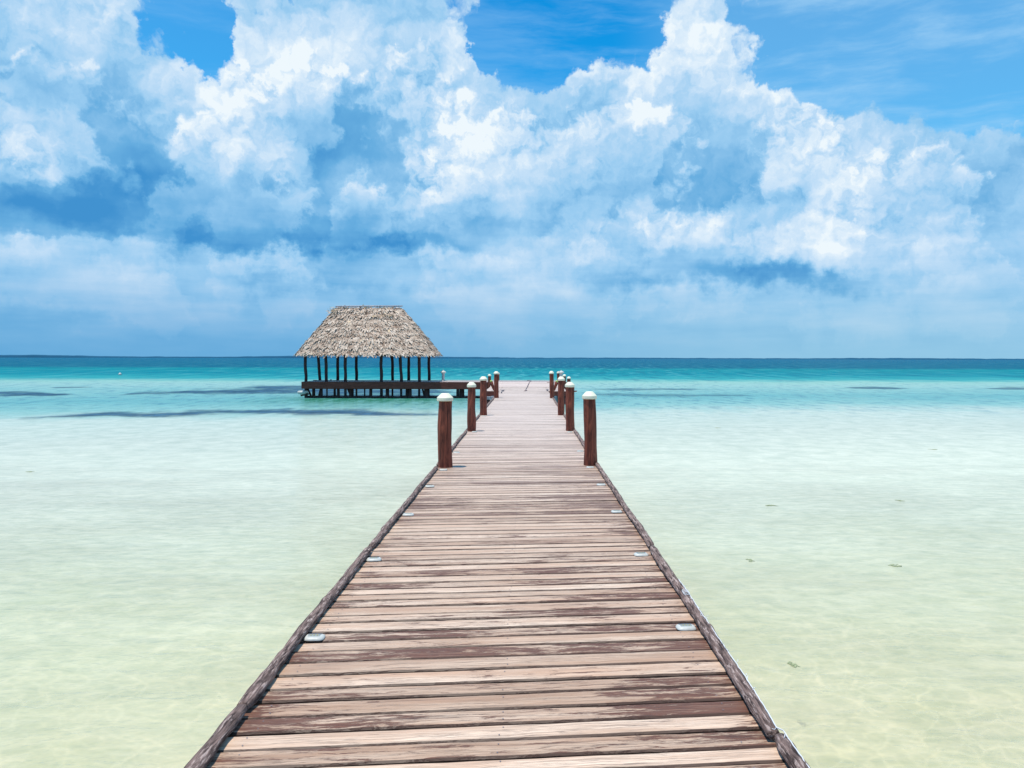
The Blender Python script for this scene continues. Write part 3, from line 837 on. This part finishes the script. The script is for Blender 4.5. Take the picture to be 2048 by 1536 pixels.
for fc, L0, L1 in (('front', 8.03, 3.78), ('right', 4.15, .05), ('back', 8.03, 3.78), ('left', 4.15, .05)):
    rows_n = 54
    for j in range(rows_n):
        v = (j - .4) / rows_n
        L = L0 + (L1 - L0) * v
        cnt = max(2, int(L / .062))
        for i in range(cnt):
            u = (i + rnd.random()) / cnt
            vv = min(max(v + rnd.uniform(-.014, .014), 0.0), 1)
            p = roof_pt(fc, u, vv)
            pu = (roof_pt(fc, min(u + .02, 1), vv) - roof_pt(fc, max(u - .02, 0), vv))
            if pu.length < 1e-5: continue
            pu.normalize()
            dn = (roof_pt(fc, u, max(vv - .05, 0)) - roof_pt(fc, u, min(vv + .05, 1))).normalized()
            nr = pu.cross(-dn).normalized()
            if nr.z < 0: nr = -nr
            ang = rnd.gauss(.12 if fc == 'front' else 0, .38)
            hip = min(u, 1 - u) * L < .35
            dn2 = (dn * math.cos(ang) + pu * math.sin(ang)); pu2 = (pu * math.cos(ang) - dn * math.sin(ang))
            ln = rnd.uniform(.16, .42); wd = rnd.uniform(.018, .062)
            lift = rnd.uniform(.0, .085) * (1.2 if v > .75 else 1) * (.4 if hip else 1); cr = rnd.uniform(-.02, .03)
            c0 = rnd.random()
            # clumps of similar weathering
            cl_ = .5 + .9 * noise.noise(Vector((p.x * 2.2, p.y * 2, p.z * 3.4))) + .5 * noise.noise(Vector((p.x * 5, p.y, p.z * 8)))
            c0 = min(max(.55 * c0 + .45 * cl_, 0), 1)
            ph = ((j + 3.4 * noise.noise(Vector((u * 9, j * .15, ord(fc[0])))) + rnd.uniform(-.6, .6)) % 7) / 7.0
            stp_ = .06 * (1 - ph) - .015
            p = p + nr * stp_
            c0 = min(max(.5 + (c0 - .5) * .8 + .12 * (.5 - ph), 0), 1)  # course relief shaded in colour: raised ends lighter, recessed rows darker
            base = p - dn * .05 + nr * (-.05)
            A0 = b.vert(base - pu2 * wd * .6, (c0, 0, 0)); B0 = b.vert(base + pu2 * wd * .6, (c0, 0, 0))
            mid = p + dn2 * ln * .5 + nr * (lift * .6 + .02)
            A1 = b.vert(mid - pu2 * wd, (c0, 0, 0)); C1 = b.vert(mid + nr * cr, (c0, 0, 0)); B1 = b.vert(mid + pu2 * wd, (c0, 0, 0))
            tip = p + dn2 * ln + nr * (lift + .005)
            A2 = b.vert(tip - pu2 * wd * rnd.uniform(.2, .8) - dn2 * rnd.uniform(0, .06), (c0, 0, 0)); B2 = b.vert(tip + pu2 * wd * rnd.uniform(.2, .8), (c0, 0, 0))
            b.face((A0, B0, B1, C1)); b.face((A0, C1, A1)); b.face((A1, C1, B2, A2)); b.face((C1, B1, B2))
# thick trimmed eave fringe
for fc, L0 in (('front', 8.03), ('right', 4.15), ('back', 8.03), ('left', 4.15)):
    cnt = int(L0 / .028)
    for i in range(cnt):
        u = (i + rnd.random()) / cnt
        p = roof_pt(fc, u, rnd.uniform(0, .03)); pu = (roof_pt(fc, min(u + .02, 1), 0) - roof_pt(fc, max(u - .02, 0), 0)).normalized()
        c0 = rnd.uniform(.1, .9); wd = rnd.uniform(.02, .05); dl = rnd.uniform(.03, .08)
        o_ = Vector((0, 0, -1)) * dl + pu * rnd.uniform(-.04, .04) + (roof_pt(fc, u, 0) - roof_pt(fc, u, .3)).normalized() * .04
        A0 = b.vert(p - pu * wd, (c0, 0, 0)); B0 = b.vert(p + pu * wd, (c0, 0, 0)); C0 = b.vert(p + o_ + pu * wd * .5, (c0, 0, 0)); D0 = b.vert(p + o_ - pu * wd * .6, (c0, 0, 0))
        b.face((A0, B0, C0, D0))
# ragged tufts at the top left shoulder and along the ridge
for k in range(420):
    q = rnd.random()
    if k < 170: p = Vector((RX0 - .22 + rnd.gauss(0, .16), RY - .25 + rnd.gauss(0, .12), RZ - .36 + rnd.gauss(0, .14)))
    elif k < 260: p = Vector((RX0 + 3.1 + rnd.gauss(0, .35), RY - .55 + rnd.gauss(0, .06), RZ - .62 + rnd.gauss(0, .1)))
    else: p = Vector((RX0 + q * (RX1 - RX0), RY + rnd.gauss(0, .1), RZ - .03 + rnd.uniform(-.06, .03)))
    d_ = Vector((rnd.gauss(0, 1), rnd.gauss(-.4, .7), rnd.gauss(-.3, .6))).normalized() * rnd.uniform(.10, .26)
    s_ = Vector((rnd.gauss(0, 1), rnd.gauss(0, 1), rnd.gauss(0, 1))).normalized() * rnd.uniform(.02, .05)
    c0 = rnd.choice((.5, .7, .95, 1.0))
    b.face((b.vert(p - s_, (c0, 0, 0)), b.vert(p + s_, (c0, 0, 0)), b.vert(p + d_, (c0, 0, 0))))
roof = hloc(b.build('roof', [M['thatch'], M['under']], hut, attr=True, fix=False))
b = MB()
b.tube([(RX0 - .12, RY - .16, RZ + .0), (-9.6, RY - .15, RZ + .03), (RX1 + .12, RY - .16, RZ + .03)], .035, 8, 4, .2)
b.tube([(RX0 - .1, RY + .1, RZ + .03), (-9.6, RY + .08, RZ + .06), (RX1 + .15, RY + .1, RZ + .06)], .035, 8, 6, .2)
for x_ in (-11.2, -10.1, -9.0, -8.1):
    b.tube([(x_, RY - .32, RZ - .30), (x_ + .05, RY - .1, RZ + .04), (x_ + .1, RY + .18, RZ + .10)], .022, 6, x_, .2)
rp = b.build('ridge_pole', M['pilelight'], roof, True)

# ------------------------------------------------------------------ mooring posts with white caps
def mooring_post(x, y, zb, top, r, label, seed, lean=0.0, grp='capped wooden posts along the pier', below=.3):
    root = empty('mooring_post', (x, y, zb), 0)
    tag(root, label, 'post', grp)
    b = MB(); hh_ = top - zb - .075
    n = 26; pts = []; rad = []
    for k in range(n + 1):
        q = k / n; zz = -below + (hh_ + below) * q
        pts.append((lean * q + .012 * noise.noise(Vector((q * 2.5, seed, 0))), .01 * noise.noise(Vector((q * 2.5, seed, 6))), zz))
        rad.append(r * (1.04 - .10 * q + .05 * noise.noise(Vector((q * 3.4, seed, 3))) + .02 * noise.noise(Vector((q * 11, seed, 3)))))
    b.tube(pts, rad, 28, seed, .10, rs=2)
    b.build('shaft', M['post'], root, True)
    R_ = r * 1.12
    b = MB()
    b.lathe([(R_ * .94, hh_ - .045), (R_ * .99, hh_ - .040), (R_, hh_ - .03), (R_ * 1.0, hh_ + .004), (R_ * .97, hh_ + .012),
             (R_ * .50, hh_ + .070), (R_ * .44, hh_ + .0755), (R_ * .2, hh_ + .077)], 36, (lean, 0))
    o = b.build('cap', M['cap'], root, False)
    mod = o.modifiers.new('bevel', 'BEVEL'); mod.width = .004; mod.segments = 2; mod.limit_method = 'ANGLE'; mod.angle_limit = R(18)
    return root
TOP = 1.15
mooring_post(-1.262, 12.42, 0, TOP, .113, 'capped brown post at the left pier edge, nearest and tallest in view on that side', 1)
mooring_post(1.032, 12.72, 0, TOP + .02, .105, 'capped brown post at the right pier edge, nearest and standing apart from the others', 2, lean=-.03)
mooring_post(-1.272, 18.55, 0, TOP - .01, .096, 'capped post on the left edge, directly behind the nearest left one', 3)
mooring_post(1.03, 18.72, 0, TOP - .01, .104, 'capped post on the right edge with a small peg near its cap', 4, lean=-.015)
mooring_post(-1.275, 23.72, 0, TOP, .103, 'capped post on the left edge, third from the viewer, covering the end of the boardwalk', 5)
mooring_post(1.035, 23.82, 0, TOP, .098, 'capped post on the right edge, third from the viewer, half covered by the second', 6)
mooring_post(-1.285, 34.05, 0, TOP - .02, .102, 'capped post on the left edge where the pier meets its wider landing', 7)
mooring_post(1.10, 33.95, 0, TOP, .095, 'slim capped post on the right edge where the pier meets its wider landing', 8, lean=-.04)
G2 = 'short capped posts around the landing'
mooring_post(-2.16, 46.75, -.1, .75, .092, 'short thin capped post at the left front corner of the cross deck', 9, grp=G2, below=1.4)
mooring_post(-1.80, 50.75, ZT - .1, .78, .092, 'short capped post at the far deck edge, peeking from behind the last tall left post', 10, grp=G2, below=1.4)
mooring_post(2.16, 40.7, -.3, .76, .095, 'short capped post outside the right landing, rightmost of the far cluster', 11, grp=G2, below=1.2)
mooring_post(2.19, 46.2, -.1, .76, .092, 'short capped post at the right landing edge between the rightmost one and the lantern', 12, grp=G2, below=1.2)
mooring_post(2.02, 50.75, ZT - .1, .85, .092, 'short capped post at the far right deck corner, left of the white lantern', 13, grp=G2, below=1.4)
# peg on the second right post
b = MB(); b.tube([(1.03 + .06, 18.66, .92), (1.03 + .145, 18.66, .93)], .014, 8, 1)
pg = b.build('peg', M['post'], None, True)
pr = [o for o in bpy.data.objects if o.name == 'mooring_post.003'][0]
pg.parent = pr; pg.location = -Vector(pr.location)

# leaning stub posts beside the landing
for k, (x0, x1, lab) in enumerate(((-1.66, -1.84, 'short brown stub leaning outward beside the last tall left post'),
                                   (1.42, 1.58, 'short brown stub leaning outward beside the last tall right post'))):
    root = empty('stub_post', (x0, 41.6, 0))
    tag(root, lab, 'post', 'leaning stubs on the landing')
    b = MB(); b.tube([(0, 0, -.02), ((x1 - x0) * .6, .02, .26), (x1 - x0, .0, .44)], [.05, .075, .1], 12, k + 3, .15)
    b.build('shaft', M['post'], root, True)
    b = MB(); b.lathe([(.06, .445), (.062, .50), (.045, .53), (.02, .54)], 14, (x1 - x0, 0))
    b.build('lamp', M['yellow'], root, True)

# ------------------------------------------------------------------ deck markers (small white stud lights)
def make_marker():
    root = empty('deck_marker')
    b = MB()
    w_, d_ = .062, .05
    prof = [(1.0, 0.0), (1.0, .004), (.93, .011), (.74, .018), (.66, .0190)]
    n = 28; rings = []
    for s_, z_ in prof:
        rr = []
        for j in range(n):
            t_ = 2 * PI * j / n; c_, s2 = math.cos(t_), math.sin(t_)
            e = .55
            rr.append(b.vert((w_ * s_ * math.copysign(abs(c_) ** e, c_), d_ * s_ * math.copysign(abs(s2) ** e, s2), z_)))
        rings.append(rr)
    for a_, c_ in zip(rings, rings[1:]):
        for j in range(n): b.face((a_[j], a_[(j + 1) % n], c_[(j + 1) % n], c_[j]))
    b.face(rings[-1]); b.face(rings[0][::-1])
    b.build('body', M['white'], root, True)
    b = MB(); b.box(-.037, .037, -.020, .010, .0180, .0215, .0015); b.build('lens', M['white_shell'], root)
    b = MB(); b.box(-.042, .042, .014, .031, .0150, .0200, .001); b.build('slot', M['dark'], root)
    for k in (-1, 0, 1):
        b = MB(); b.lathe([(.0045, .0212), (.0045, .0235), (.002, .0242)], 10, (k * .019, -.005)); b.build('diode', M['amber'], root)
    return root
proto = make_marker()
tag(proto, 'x', 'marker light', 'small white marker lights set along both deck edges')
def copy_tree(o):
    c = o.copy(); col.objects.link(c)
    for ch in o.children:
        k = ch.copy(); col.objects.link(k); k.parent = c
    return c
mk = []
Lm = [(630, 1278, 'white marker light on the left deck edge, nearest to the viewer'),
      (749, 1121, 'white marker light on the left deck edge, beside the joint between two edge logs'),
      (817, 1031, 'white marker light on the left deck edge, third up from the bottom of the photo'),
      (860, 974, 'white marker light just short of the one at the nearest left post'),
      (887, 941, 'white marker light on the planks at the foot of the nearest left post'),
      (913, 906, 'white marker light on the left side just beyond the nearest left post'),
      (949, 864.5, 'white marker light at the foot of the second left post'),
      (968, 833, 'white marker light at the foot of the third left post'),
      (994, 798.6, 'white marker light at the foot of the last tall left post')]
Rm = [(1373, 1256, 'white marker light on the right deck edge, nearest to the viewer'),
      (1283, 1110, 'white marker light on the right deck edge, level with a joint in the edge logs'),
      (1234, 1024, 'white marker light on the right deck edge, third up from the bottom of the photo'),
      (1203, 970, 'white marker light just short of the one at the nearest right post'),
      (1181, 935, 'white marker light on the planks at the foot of the nearest right post'),
      (1161, 903, 'white marker light on the right side just beyond the nearest right post'),
      (1140, 864.5, 'white marker light at the foot of the second right post'),
      (1103, 798.6, 'white marker light at the foot of the last tall right post')]
rnd = random.Random(8)
for k, (px, py, lab) in enumerate(Lm + Rm):
    D_ = HCAM * F / (py - 716)
    o = proto if k == 0 else copy_tree(proto)
    o.location = ((px - 1053) * D_ / F, D_, .001)
    o.rotation_euler = (0, 0, R(4 + rnd.uniform(-4, 4)))
    o['label'] = lab

# ------------------------------------------------------------------ lanterns
def lantern(x, y, lab):
    root = empty('lantern', (x, y, ZT)); tag(root, lab, 'lantern', 'white mushroom lanterns on the cross deck')
    b = MB(); b.lathe([(.13, .0), (.13, .03), (.09, .07), (.085, .44), (.12, .47), (.12, .53)], 18); b.build('stem', M['white'], root)
    b = MB(); b.lathe([(.05, .505), (.185, .52), (.18, .545), (.08, .62), (.035, .635), (.03, .67), (.012, .68)], 20); b.build('hood', M['white'], root)
lantern(-5.12, 49.2, 'white mushroom-topped lantern on the boardwalk between hut and pier')
lantern(2.15, 49.4, 'white mushroom-topped lantern in the right post cluster')

# cleats
def cleat(x, y, z, lab, k):
    root = empty('cleat', (x, y, z), R(k * 40)); tag(root, lab, 'cleat', 'dark mooring cleats')
    b = MB(); b.box(-.05, .05, -.03, .03, 0, .02, .003); b.build('base', M['cleat'], root)
    b = MB(); b.tube([(-.13, 0, .075), (-.06, 0, .065), (.06, 0, .065), (.13, 0, .075)], [.012, .02, .02, .012], 8, k)
    b.tube([(-.03, 0, .015), (-.03, 0, .06)], .014, 8); b.tube([(.03, 0, .015), (.03, 0, .06)], .014, 8)
    b.build('horn', M['cleat'], root, True)
cleat(-1.19, 40.5, 0, 'dark cleat on the left of the pier deck, farther one of a close pair', 1)
cleat(-1.20, 38.6, 0, 'dark cleat on the left of the pier deck, nearer one of a close pair', 2)
cleat(1.08, 41.2, 0, 'dark cleat on the right of the pier deck before the far landing', 3)
cleat(-12.6, 47.7, ZT, 'dark cleat on the boardwalk inside the leftmost hut post', 1)
cleat(-11.95, 48.9, ZT, 'dark cleat beside the third hut post from the left', 2)

# crooked rope on deck and ramp
b = MB()
pts = [(-.10, 40.9, .02), (.02, 41.3, .02), (-.03, 42.4, .02), (-.02, 44.0, .02), (.03, 45.4, .02), (.05, 46.5, .03), (.10, 46.72, .14), (.17, 46.95, .26),
       (.24, 47.2, ZT + .02), (.20, 48.0, ZT + .02), (.30, 49.0, ZT + .02), (.12, 49.6, ZT + .03), (.05, 49.8, ZT + .02)]
b.tube(pts, .022, 8, 2, .2)
tag(b.build('rope', M['rope'], None, True), 'dark crooked rope lying across the far planks and up onto the raised deck', 'rope')

# pale frayed cord on the right edge log
b = MB(); rnd = random.Random(21); pts = []
yy_ = 2.2
while yy_ < 5.95:
    a_ = RL[0] if yy_ < 3.535 else RL[1]; sd_ = 21 if yy_ < 3.535 else 22; q_ = (yy_ - a_[1]) / (a_[3] - a_[1])
    lx = a_[0] + (a_[2] - a_[0]) * q_ + .014 * noise.noise(Vector((q_ * 4 + sd_, sd_ * 3.3, 0)))
    lz = .028 + .006 * noise.noise(Vector((q_ * 5, sd_, 8)))
    ph_ = .55 + .35 * noise.noise(Vector((yy_ * 1.3, 0, 0)))
    rl_ = a_[4] * 1.06
    pts.append((lx + rl_ * math.sin(ph_) + rnd.uniform(-.002, .002), yy_, lz + rl_ * .86 * math.cos(ph_) + rnd.uniform(-.001, .003)))
    yy_ += .035
b.tube(pts, .0030, 6, 1, .2)
for k in range(34):
    p = Vector(rnd.choice(pts))
    q = p + Vector((rnd.uniform(-.02, .012), rnd.uniform(-.05, .05), rnd.uniform(-.004, .012)))
    r_ = q + Vector((rnd.uniform(-.012, .012), rnd.uniform(-.03, .03), rnd.uniform(-.006, .004)))
    b.tube([p, q, r_], .0016, 5, k)
for k in range(3):
    c0 = Vector((1.115, 5.55 + k * .03, .07)); ring = [c0 + Vector((.02 * math.cos(a * .8), .028 * math.sin(a * .8), .004 * math.sin(a))) for a in range(9)]
    b.tube(ring, .0022, 5, k)
tag(b.build('cord', M['cord'], None, True), 'pale frayed cord lying along the top of the right edge log', 'cord')

# white fender hanging at the hut's left corner
root = empty('fender', (-13.15, 47.2, -.35)); tag(root, 'white boat-shaped fender hanging by a rope at the left corner of the boardwalk', 'fender')
b = MB(); b.tube([(-.36, 0, .02), (-.30, 0, .0), (-.15, 0, -.02), (.05, 0, -.01), (.2, 0, .03), (.28, 0, .05)], [.03, .09, .12, .115, .08, .03], 14, 2, .05)
b.build('body', M['white'], root, True)
b = MB(); b.tube([(-.1, 0, .08), (-.07, 0, .25), (.0, 0, .35)], .012, 6, 2); b.build('rope', M['rope'], root, True)
b = MB(); b.tube([(-.18, .05, -.20), (.1, .05, -.15), (.42, .05, -.07)], .045, 8, 2, .2); b.build('bracket', M['pile'], root, True)

# white float far out on the left
D_ = yd(752)
root = empty('buoy', ((240 - 1053) * D_ / F, D_, ZW)); tag(root, 'tiny white float far out on the turquoise water at the left', 'buoy')
b = MB(); b.lathe([(.02, -.1), (.16, -.02), (.22, .08), (.17, .2), (.06, .26), (.04, .34), (.01, .36)], 16); b.build('body', M['white'], root, True)

# drifting seaweed clumps
labs = [(1435, 855, .42, 'green seaweed clump floating right of the pier, level with the second posts'),
        (58, 946, .22, 'small dark seaweed clump floating at the far left'),
        (1542, 1010, .3, 'olive seaweed strand floating right of the pier, upper one'),
        (1790, 1130, .22, 'olive seaweed strand floating at the right, largest of the lower ones'),
        (1500, 1120, .13, 'tiny seaweed scrap floating just right of the pier edge'),
        (1800, 1000, .2, 'faint seaweed wisp floating in the right middle of the water'),
        (1865, 897, .35, 'faint seaweed wisp floating farthest out on the right'),
        (1588, 1329, .12, 'small seaweed scrap lying low on the right near the deck')]
m, t, out = mat('seaweed'); pos = t.node('ShaderNodeTexCoord').outputs['Object']
n = t.noise(pos, 40, 4).outputs[0]
principled(t, out, t.mix(n, srgb(128, 144, 112), srgb(176, 182, 140)), .7)
for k, (px, py, L_, lab) in enumerate(labs):
    D_ = yd(py); rnd = random.Random(k + 50)
    b = MB()
    for j in range(9):
        L = L_ * .7
        x0 = rnd.uniform(-L * .5, L * .1); y0 = rnd.uniform(-.05, .05)
        pts = [(x0 + q * L * .11 * rnd.uniform(.6, 1.4), y0 + rnd.uniform(-.025, .025), .004 + .003 * rnd.random()) for q in range(5)]
        b.tube(pts, [.002, .005, .006, .005, .002], 5, j, flat=.5)
    o = b.build('seaweed_clump', m, None, True)
    o.location = ((px - 1053) * D_ / F, D_, ZW)
    tag(o, lab, 'seaweed', 'seaweed scraps drifting on the water')

# ------------------------------------------------------------------ render settings
sc.view_settings.view_transform = 'Standard'
sc.view_settings.look = 'None'
sc.view_settings.exposure = 0
sc.view_settings.gamma = 1
sc.cycles.max_bounces = 6
sc.cycles.diffuse_bounces = 2
sc.cycles.glossy_bounces = 3
sc.cycles.transparent_max_bounces = 8
